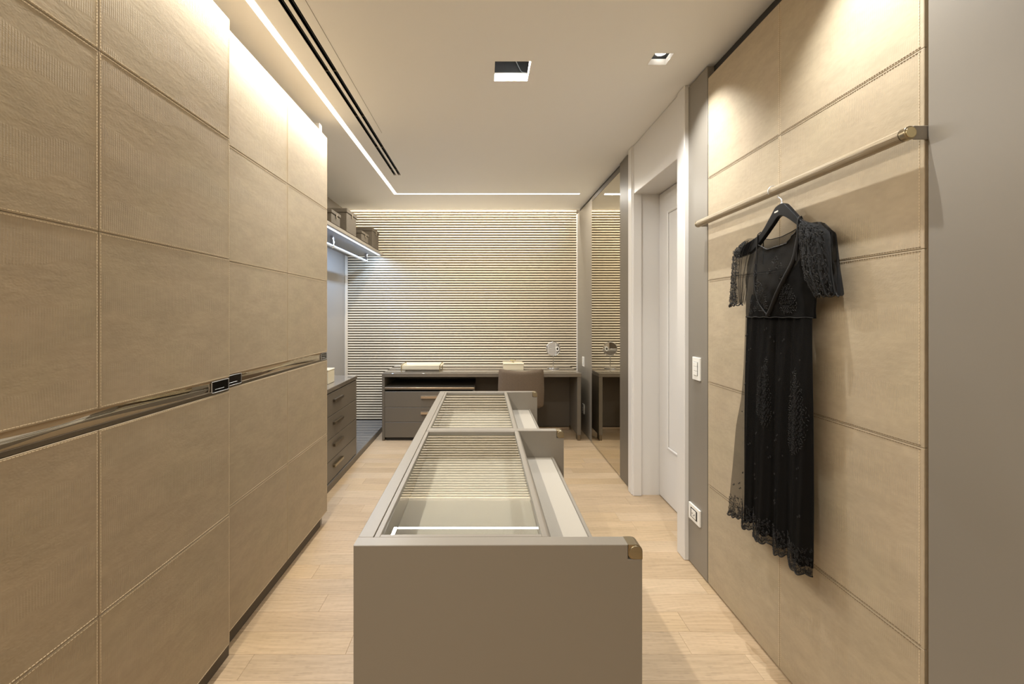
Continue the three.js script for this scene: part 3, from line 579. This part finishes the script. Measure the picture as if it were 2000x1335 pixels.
// ------------------------------------------------------------------ DISPLAY ISLAND
{
  const D = [0.920, 0.955, 1.822, 1.858, 2.727, 2.762], T = 0.900, XA = -0.2865, XB = 0.3395, o = 0.005;
  const t = thing('display_island', 'long taupe display island with glass lids and open cream trays in mid room', 'island', [0, 0, 0.92]);
  t.rotation.y = 0.0055;
  const notch = (d0, d1, name, x0) => {                          // panel whose upper right corner is rounded off for the metal fitting
    const s = new THREE.Shape(), r = 0.018; s.moveTo(x0, 0); s.lineTo(XB, 0); s.lineTo(XB, T - 0.032); s.lineTo(XB - 0.031, T - 0.032); s.lineTo(XB - 0.031, T); s.lineTo(x0, T); s.closePath(); void r;
    return part(name, sweepD(s, d0, d1, 0.0012), M.taupe, t);
  };
  const fitting = (d0, d1, parent) => {
    const s = new THREE.Shape(), x0 = XB - 0.0308, x1 = XB + 0.0004, y0 = T - 0.0318, y1 = T + 0.0004, r = 0.0155;
    s.moveTo(x0 + 0.012, y0); s.lineTo(x1, y0); s.lineTo(x1, y1 - r); s.absarc(x1 - r, y1 - r, r, 0, Math.PI / 2, false); s.lineTo(x0, y1); s.lineTo(x0, y0 + 0.012); s.absarc(x0 + 0.012, y0 + 0.012, 0.012, Math.PI, Math.PI * 1.5, false);
    const f = part('corner_fitting', sweepD(s, d0 - 0.0006, d1 + 0.0006, 0.0008), M.bronze, parent);
    const cx = (x0 + x1) / 2 + 0.0005, cy = (y0 + y1) / 2, d = d0 - 0.0006;
    part('medallion', [rod([cx, cy, d - 0.002], [cx, cy, d + 0.002], 0.0140, 36, 0.1), boxes([[cx, cy - 0.0008, -(d - 0.002), 0.020, 0.0052, 0.0016]]), boxes([-3, -2, -1, 0, 1, 2, 3].map(k => [cx + k * 0.0024, cy - 0.0008, -(d - 0.0028), 0.0016, 0.0024, 0.0006]))].map(g => g.index ? g.toNonIndexed() : g), M.medal, f);
  };
  fitting(D[0], D[1], notch(D[0], D[1], 'end_panel', XA));
  fitting(D[2], D[3], notch(D[2], D[3], 'divider', -0.250));
  fitting(D[4], D[5], notch(D[4], D[5], 'end_panel', XA));
  part('side_panel', B(XA, -0.270, 0, T - 0.006, D[1], D[4], 0.001), M.taupe, t);
  part('top_rail', B(XA, -0.2525, T - 0.0055, T, D[1] + 0.0005, D[4] - 0.0005, 0.001), M.taupe, t);
  part('inner_side', B(-0.270, -0.2525, 0.60, T - 0.006, D[1], D[4], 0), M.taupe, t);
  for (const [a, b] of [[D[1], D[2]], [D[3], D[4]]]) {
    const f = part('lid_frame', [B(-0.2515, -0.2385, T - 0.018, T - 0.001, a + 0.0015, b - 0.0015, 0.001), B(-0.2385, 0.127, T - 0.018, T - 0.001, a + 0.0015, a + 0.013, 0.001), B(-0.2385, 0.127, T - 0.018, T - 0.001, b - 0.010, b - 0.0015, 0.001)], M.taupe, t);
    part('lid_glass', B(-0.2385, 0.127, T - 0.0090, T - 0.0088, a + 0.013, b - 0.010, 0), M.glass, f);
    const s = new THREE.Shape(), x0 = 0.127, x1 = 0.150, y1 = T - 0.001, y0 = T - 0.030; s.moveTo(x0, y0); s.lineTo(x1, y0); s.lineTo(x1, y1 - 0.016); s.quadraticCurveTo(x1, y1, x1 - 0.013, y1); s.lineTo(x0, y1); s.closePath();
    part('front_rail', sweepD(s, a + 0.0015, b - 0.0015, 0), M.taupe, t);
    part('front_glass', B(0.1398, 0.1400, 0.786, T - 0.030, a + 0.002, b - 0.002, 0), M.glass, t);
    part('tray_floor', B(-0.2520, 0.284, 0.770, 0.785, a + 0.001, b - 0.001, 0.0008), M.cream, t);
    part('tray_rim', B(0.284, 0.2945, 0.745, 0.7885, a + 0.001, b - 0.001, 0.0015), M.taupe, t);
    for (let k = 0; k < 3; k++) { const y0d = 0.065 + k * 0.226, dr = part('drawer', B(0.262, 0.290, y0d, y0d + 0.222, a + 0.003, b - 0.003, 0.002), M.taupe, t); part('handle', B(0.290, 0.300, y0d + 0.10, y0d + 0.12, (a + b) / 2 - 0.1, (a + b) / 2 + 0.1, 0.002), M.bronze, dr); }
    part('corpus', B(-0.270, 0.262, 0.06, 0.769, a + 0.001, b - 0.001, 0), M.carcass, t);
  }
  part('plinth', B(-0.265, 0.25, 0, 0.06, D[1], D[4], 0.001), M.dark, t);
}

// ------------------------------------------------------------------ HANGER AND DRESS
const tab = (T, t) => { // piecewise linear through [[t, v], ...], t rising or falling
  const up = T[0][0] < T[T.length - 1][0]; let i = 0; while (i < T.length - 2 && (up ? t > T[i + 1][0] : t < T[i + 1][0])) i++;
  const k = Math.max(0, Math.min(1, (t - T[i][0]) / (T[i + 1][0] - T[i][0]))); return T[i][1] + (T[i + 1][1] - T[i][1]) * k;
};
{
  const h = thing('clothes_hanger', 'black wooden clothes hanger with a wire hook on the leather-wrapped rail', 'hanger', [1.092, 1.80, 1.58]);
  const top = [[1.690, 1.716], [1.634, 1.762], [1.603, 1.794], [1.588, 1.803], [1.568, 1.807], [1.548, 1.803], [1.530, 1.788], [1.503, 1.760], [1.469, 1.727], [1.405, 1.693], [1.366, 1.674], [1.352, 1.660]];
  const low = [[1.354, 1.640], [1.405, 1.652], [1.470, 1.700], [1.524, 1.740], [1.552, 1.757], [1.570, 1.762], [1.588, 1.757], [1.611, 1.738], [1.690, 1.680], [1.745, 1.652], [1.835, 1.642], [1.862, 1.656]];
  const smooth = (P) => new THREE.SplineCurve(P.map(p => new THREE.Vector2(-p[0], p[1]))).getPoints(P.length * 5);
  const s = new THREE.Shape([...smooth([[1.860, 1.672], [1.800, 1.688], ...top]), ...smooth(low)]);
  const g = new THREE.ExtrudeGeometry(s, { depth: 0.010, bevelEnabled: true, bevelSize: 0.003, bevelThickness: 0.003, bevelSegments: 2, bevelOffset: -0.003 });
  g.rotateY(-Math.PI / 2); { const p = g.attributes.position; for (let i = 0; i < p.count; i++) { const z = p.getX(i); void z; } }
  // shape x (= -depth) now lies along z; extrusion along -x
  g.translate(1.098, 0, 0);
  part('arms', g, M.hanger, h);
  const hk = []; for (let a = -0.35; a <= 3.75; a += 0.25) hk.push([1.110 + 0.0215 * Math.cos(a), 1.8725 + 0.0215 * Math.sin(a), 1.640]);
  part('hook', tube([[1.092, 1.800, 1.568], [1.092, 1.822, 1.570], [1.096, 1.836, 1.590], [1.113, 1.846, 1.622], [1.126, 1.855, 1.638], ...hk], 0.0017, 8, 70), M.alu, h);
  part('ferrule', rod([1.092, 1.803, 1.568], [1.092, 1.811, 1.568], 0.004, 12), M.alu, h);
  part('logo_plate', boxes([-2, -1, 0, 1, 2].map(k => [1.0848, 1.782 + k * 0.0004, -1.588 + k * 0.0042, 0.0006, 0.0062 - Math.abs(k) * 0.0005, 0.0030])), M.switchWhite, h);
}
const DR = (y) => tab([[1.50, 1.420], [1.39, 1.422], [1.10, 1.413], [0.75, 1.408], [0.50, 1.408]], y);      // edge nearest the camera
const DL = (y) => tab([[1.50, 1.772], [1.39, 1.782], [1.20, 1.788], [1.05, 1.806], [0.85, 1.845], [0.50, 1.885]], y);
const CREASE = [1.95, 1.790, 1.712, 1.600, 1.520, 1.400];
function skirtX(d, y) {                       // front of the skirt, folds deepening towards the hem
  let i = 0; while (i < 4 && d < CREASE[i + 1]) i++;
  const t = Math.max(0, Math.min(1, (CREASE[i] - d) / (CREASE[i] - CREASE[i + 1])));
  const a = tab([[1.40, 0.006], [1.15, 0.020], [0.50, 0.034]], y) * [0.6, 0.9, 1.15, 0.85, 1.0][i];
  const edge = ss(0, 0.03, d - DR(y));
  return 1.100 - (a * Math.pow(Math.max(0, Math.sin(Math.PI * (0.06 + 0.80 * t))), 0.7) + 0.002 * Math.sin(d * 160 + y * 5)) * (0.35 + 0.65 * edge) - 0.008;
}
function bodiceX(d, y) { const t = (1.79 - d) / 0.38; return 1.092 - 0.030 * Math.sin(Math.PI * Math.max(0, Math.min(1, t))) * ss(1.72, 1.52, y) * (0.55 + 0.45 * ss(1.36, 1.50, y)) - 0.0010 * Math.sin(d * 110 + y * 70) - 0.0012 * Math.sin(d * 47 - y * 90); }
const frontX = (d, y) => y < 1.392 ? skirtX(d, y) : bodiceX(d, y);
const NECK = [[1.783, 1.560], [1.762, 1.629], [1.742, 1.671], [1.696, 1.676], [1.660, 1.658], [1.634, 1.648], [1.577, 1.650], [1.532, 1.655], [1.498, 1.685], [1.474, 1.713], [1.455, 1.703], [1.439, 1.631], [1.412, 1.49]];
const BACK = [[1.783, 1.560], [1.742, 1.676], [1.700, 1.700], [1.665, 1.692], [1.605, 1.692], [1.550, 1.701], [1.503, 1.713], [1.474, 1.715], [1.440, 1.63], [1.412, 1.49]];
const LINE = [[1.776, 1.400], [1.762, 1.440], [1.742, 1.482], [1.702, 1.474], [1.668, 1.440], [1.634, 1.418], [1.600, 1.420], [1.575, 1.450], [1.537, 1.508], [1.481, 1.580], [1.455, 1.610], [1.412, 1.50]];
const hemY = (d) => { let i = 0; while (i < 4 && d < CREASE[i + 1]) i++; const t = (CREASE[i] - d) / (CREASE[i] - CREASE[i + 1]); return 0.553 - 0.030 * Math.sin(Math.PI * Math.max(0.05, Math.min(0.95, 0.15 + 0.75 * t))) - 0.009 * Math.abs(Math.sin(d * Math.PI / 0.031)); };
{
  const t = thing('dress', 'black short-sleeved lace dress with sheer yoke hanging on the wooden hanger', 'dress', [1.09, 0.52, 1.60]);
  // opaque slip under the lace
  const slipF = grid((u, v) => { const l = 1.785, d = l + (DR(1.392 + (0.56 - 1.392) * v) + 0.004 - l) * u, y = 1.392 + (hemY(d) + 0.026 - 1.392) * v; return [skirtX(d, y) + 0.006, y, d]; }, 90, 40);
  const slipB = grid((u, v) => { const y = 1.392 + (0.575 - 1.392) * v, l = 1.785, r = DR(y) + 0.004, d = l + (r - l) * u; return [1.122 + 0.004 * Math.sin(d * 70), y, d + 0.05 * u]; }, 30, 10);
  const slipE = grid((u, v) => { const y = 1.392 + (0.575 - 1.392) * v, d = DR(y) + 0.004; return [skirtX(d, y) + 0.006 + (1.122 - skirtX(d, y) - 0.006) * u, y, d + 0.05 * u - 0.004 * Math.sin(Math.PI * u)]; }, 6, 20);
  const liningMat = M.lining.clone(); liningMat.side = THREE.DoubleSide;
  part('slip', [slipF, slipB, slipE], liningMat, t);
  part('bodice_lining', grid((u, v) => { const d = 1.776 + (1.414 - 1.776) * u, y = 1.385 + (tab(LINE, d) - 1.385) * v; return [bodiceX(d, y) + 0.008, y, d]; }, 60, 16), liningMat, t);
  part('strap', [tube([[1.086, 1.47, 1.712], [1.082, 1.58, 1.700], [1.082, 1.69, 1.697], [1.088, 1.722, 1.694], [1.104, 1.712, 1.694], [1.110, 1.60, 1.70]], 0.0024, 6, 30)], M.lace, t);
  part('strap', [tube([[1.078, 1.585, 1.476], [1.080, 1.66, 1.474], [1.084, 1.728, 1.476], [1.100, 1.728, 1.476], [1.110, 1.60, 1.47]], 0.0026, 6, 30)], M.lace, t);
  // sheer outer layer
  part('skirt_overlay', grid((u, v) => { const d0 = DL(0.9), dd = 1 - u; void d0; const yT = 1.392; const y1 = yT + (0.56 - yT) * v; const l = DL(y1), r = DR(y1), d = l + (r - l) * (1 - dd); const yb = hemY(d), y = yT + (yb - yT) * v; return [skirtX(d, y), y, d]; }, 130, 60), M.net, t);
  part('bodice_overlay', grid((u, v) => { const d = 1.783 + (1.412 - 1.783) * u, y = 1.385 + (tab(NECK, d) - 1.385) * v; return [bodiceX(d, y), y, d]; }, 80, 30), M.netDense, t);
  part('back_yoke', grid((u, v) => { const d = 1.775 + (1.456 - 1.775) * u, y = 1.385 + (tab(BACK, d) - 1.385) * v; return [1.118 + 0.003 * Math.sin(d * 60), y, d]; }, 40, 16), M.net, t);
  const seam = []; for (let i = 0; i <= 40; i++) { const d = 1.783 + (1.414 - 1.783) * i / 40; seam.push([bodiceX(d, 1.39) - 0.001, 1.388 + 0.0012 * Math.sin(i * 0.9), d]); }
  part('waist_seam', tube(seam, 0.0016, 6, 80), M.lace, t);
  const nk = []; for (let i = 0; i <= 44; i++) { const d = 1.742 + (1.470 - 1.742) * i / 44, y = tab(NECK, d); nk.push([bodiceX(d, y) - 0.002 + 0.0016 * Math.sin(i * 2.1), y, d]); }
  const bk = []; for (let i = 0; i <= 30; i++) { const d = 1.742 + (1.474 - 1.742) * i / 30; bk.push([1.117, tab(BACK, d), d]); }
  part('neck_trim', [tube(nk, 0.0026, 6, 110), tube(bk, 0.0016, 6, 60)], M.lace, t);
  // sleeves: front and back layer with gathers
  const sleeve = (L, R, ph, puff, amp) => {
    const y0 = (T, v) => { const n = T.length - 1, i = Math.min(n - 1, Math.floor(v * n)), k = v * n - i; return [T[i][0] + (T[i + 1][0] - T[i][0]) * k, T[i][1] + (T[i + 1][1] - T[i][1]) * k]; };
    const lay = (s) => grid((u, v) => { const a = y0(L, v), b = y0(R, v), w = v > 0.97 ? 0.006 * Math.sin(u * 26) : 0; return [1.094 + s * (puff * Math.pow(Math.sin(Math.PI * (0.03 + 0.94 * u)), 0.6) * (0.35 + 0.65 * Math.sin(Math.PI * (0.18 + 0.72 * v))) + amp * Math.sin(u * 24 + ph + v * 3) * (0.3 + v)), a[1] + (b[1] - a[1]) * u + 0.008 * Math.sin(Math.PI * u) * (1 - v) + w, a[0] + (b[0] - a[0]) * u]; }, 44, 26);
    return [lay(-1), lay(1)];
  };
  const RL = [[1.472, 1.712], [1.464, 1.631], [1.443, 1.522], [1.407, 1.462]], RR = [[1.378, 1.690], [1.338, 1.655], [1.326, 1.535], [1.312, 1.462]];
  const LL = [[1.795, 1.700], [1.866, 1.676], [1.882, 1.560], [1.902, 1.438]], LR = [[1.712, 1.704], [1.744, 1.646], [1.782, 1.548], [1.802, 1.446]];
  const lightNet = M.net.clone(); lightNet.opacity = 0.46; lightNet.name = 'fine net';
  const satinNet = M.netDense.clone(); satinNet.opacity = 0.92; satinNet.specularIntensity = 0.45; satinNet.roughness = 0.55; satinNet.name = 'gathered net';
  part('sleeve', sleeve(RL, RR, 0.4, 0.034, 0.0060), satinNet, t);
  part('sleeve', sleeve(LL, LR, 1.7, 0.022, 0.0030), lightNet, t);
  // wrapped fold across the bodice, drawn from the near strap down to the waist
  const drape = (pts, r) => { const g = tube(pts.map(([d, y]) => [bodiceX(d, y) - 0.003, y, d]), r, 10, 50); return g; };
  part('wrap_fold', [drape([[1.474, 1.665], [1.486, 1.590], [1.515, 1.530], [1.555, 1.470], [1.592, 1.420], [1.615, 1.394]], 0.0075), drape([[1.700, 1.600], [1.690, 1.520], [1.665, 1.450], [1.625, 1.405], [1.600, 1.394]], 0.0026)], liningMat, t);
  // lace embroidery: rings and leaves lying on the cloth
  const ring = new THREE.TorusGeometry(0.0032, 0.0008, 4, 8), leaf = new THREE.OctahedronGeometry(1, 0); leaf.scale(0.0066, 0.0016, 0.0008);
  const bead = new THREE.TorusGeometry(0.0022, 0.0010, 4, 8);
  ring.rotateY(Math.PI / 2); bead.rotateY(Math.PI / 2); leaf.rotateY(Math.PI / 2);                 // now lie in the y-z plane
  const put = (list, g, X, y, d, turn, k = 1) => { const q = g.clone(); q.scale(1, k, k); q.rotateX(turn); q.translate(X, y, -d); list.push(q.index ? q.toNonIndexed() : q); };
  const on = (list, g, d, y, turn, k) => put(list, g, frontX(d, y) - 0.0016, y, d, turn, k);
  const sprig = (list, d, y, r, n, k = 1) => { for (let i = 0; i < n; i++) { const a = i / n * Math.PI * 2 + r; on(list, leaf, d + 0.011 * k * Math.cos(a), y + 0.011 * k * Math.sin(a), -a, k); } on(list, bead, d, y, 0, k); };
  const paisley = (list, d, y, hw, hh, lean) => {
    const nj = Math.round(hh / 0.0085), ni = 8;
    for (let j = -nj; j <= nj; j++) for (let i = -ni; i <= ni; i++) {
      const b = j / nj, w = hw * Math.sqrt(Math.max(0, 1 - b * b)) * (1 - 0.45 * b), yy = y + b * hh, dd = d + i / ni * hw + lean * b * b;
      if (Math.abs(i / ni * hw) > w || (i + j) % 2) continue;
      const rim = Math.abs(i / ni * hw) > w - hw * 0.30 || Math.abs(j) > nj - 2;
      if (rim) on(list, leaf, dd + rr(-.002, .002), yy, rr(0, 3.1), rr(0.8, 1.2)); else on(list, ring, dd + rr(-.002, .002), yy + rr(-.002, .002), 0, rr(0.75, 1.1));
    }
  };
  const emb = [];
  paisley(emb, 1.640, 1.10, 0.034, 0.135, -0.012); paisley(emb, 1.468, 1.06, 0.044, 0.150, 0.016);
  paisley(emb, 1.645, 1.465, 0.034, 0.060, 0.008); paisley(emb, 1.510, 1.455, 0.034, 0.058, 0.006);
  for (const [d, y] of [[1.60, 1.56], [1.55, 1.575], [1.575, 1.60], [1.69, 1.56], [1.73, 1.45], [1.735, 1.41], [1.70, 1.42], [1.67, 1.52], [1.53, 1.53]]) sprig(emb, d, y, rr(0, 3), 7, rr(0.8, 1.2));
  for (let k = 0; k < 46; k++) { const y = rr(0.66, 1.36), d = DR(y) + 0.015 + (DL(y) - 0.02 - DR(y)) * rnd(); on(emb, bead, d, y, 0, rr(0.9, 1.4)); if (rnd() < 0.5) on(emb, bead, d + 0.008, y - 0.006, 0, 1); }
  part('embroidery', mergeGeometries(emb.map(boxless)), M.lace, t, { kind: 'stuff' });
  const hem = [];
  for (let k = 0; k < 1100; k++) { const d = 1.410 + (1.880 - 1.410) * rnd(), q = Math.pow(rnd(), 1.6), y = hemY(d) + 0.006 + q * 0.085; if (d > DL(y) - 0.004 || d < DR(y) + 0.003) continue; rnd() < 0.6 ? on(hem, leaf, d, y, rr(0, 3.1), rr(0.8, 1.3)) : on(hem, ring, d, y, 0, rr(0.8, 1.3)); }
  const hp = []; for (let i = 0; i <= 240; i++) { const d = 1.884 + (1.408 - 1.884) * i / 240, y = hemY(d); hp.push([skirtX(d, y) - 0.001, y, d]); }
  const hp2 = []; for (let i = 0; i <= 240; i++) { const d = 1.880 + (1.410 - 1.880) * i / 240, y = hemY(d) + 0.012 + 0.004 * Math.sin(d * 300); hp2.push([skirtX(d, y) - 0.001, y, d]); }
  part('hem_lace', mergeGeometries([...hem.map(boxless), tube(hp, 0.0026, 5, 480).toNonIndexed(), tube(hp2, 0.0016, 5, 480).toNonIndexed()].map(boxless)), M.lace, t, { kind: 'stuff' });
  const sl = [];
  const onSleeve = (L, R, puff, n, dens) => { for (let k = 0; k < n; k++) {
    const v = Math.pow(rnd(), dens), u = L === LL ? 0.08 + 0.50 * Math.pow(rnd(), 0.8) + 0.25 * v * rnd() : 0.10 + 0.84 * rnd(), seg = Math.min(2, Math.floor(v * 3)), f = v * 3 - seg, a = [0, 1].map(j => L[seg][j] + (L[seg + 1][j] - L[seg][j]) * f), b = [0, 1].map(j => R[seg][j] + (R[seg + 1][j] - R[seg][j]) * f);
    const X = 1.094 - puff * Math.pow(Math.sin(Math.PI * (0.03 + 0.94 * u)), 0.6) * (0.35 + 0.65 * Math.sin(Math.PI * (0.18 + 0.72 * v))) - 0.004;
    put(sl, rnd() < 0.55 ? leaf : ring, X, a[1] + (b[1] - a[1]) * u, a[0] + (b[0] - a[0]) * u, rr(0, 3.1), rr(0.7, 1.15)); } };
  onSleeve(RL, RR, 0.034, 520, 0.8); onSleeve(LL, LR, 0.022, 620, 0.7);
  const cuff = (L, R) => { const p = []; for (let i = 0; i <= 36; i++) { const u = i / 36, a = L[3], b = R[3]; p.push([1.094 - 0.022 * Math.sin(Math.PI * u) + 0.004 * Math.sin(u * 24), a[1] + (b[1] - a[1]) * u + 0.005 * Math.sin(u * 30) - 0.003, a[0] + (b[0] - a[0]) * u]); } return tube(p, 0.0026, 6, 120).toNonIndexed(); };
  sl.push(cuff(RL, RR), cuff(LL, LR));
  const cord = (L, R, puff, u, w) => { const p = []; for (let i = 0; i <= 12; i++) { const v = i / 12 * 0.995, seg = Math.min(2, Math.floor(v * 3)), f = v * 3 - seg, a = [0, 1].map(j => L[seg][j] + (L[seg + 1][j] - L[seg][j]) * f), b = [0, 1].map(j => R[seg][j] + (R[seg + 1][j] - R[seg][j]) * f), q = u + w * v; p.push([1.092 - puff * Math.pow(Math.sin(Math.PI * (0.03 + 0.94 * q)), 0.6) * (0.35 + 0.65 * Math.sin(Math.PI * (0.18 + 0.72 * v))), a[1] + (b[1] - a[1]) * q, a[0] + (b[0] - a[0]) * q]); } return tube(p, 0.0012, 6, 40).toNonIndexed(); };
  for (const [u, w] of [[0.34, 0.30], [0.52, 0.34], [0.62, 0.30], [0.90, 0.04]]) sl.push(cord(LL, LR, 0.022, u, w));
  for (const [u, w] of [[0.06, 0.02], [0.18, 0.10], [0.34, 0.04], [0.52, -0.05]]) sl.push(cord(RL, RR, 0.034, u, w));
  part('sleeve_lace', mergeGeometries(sl.map(boxless)), M.lace, t, { kind: 'stuff' });
}
function boxless(g) { const q = g.index ? g.toNonIndexed() : g, o = new THREE.BufferGeometry(); for (const n of ['position', 'normal', 'uv']) if (q.attributes[n]) o.setAttribute(n, q.attributes[n]); return o; }


renderer.render(scene, camera);
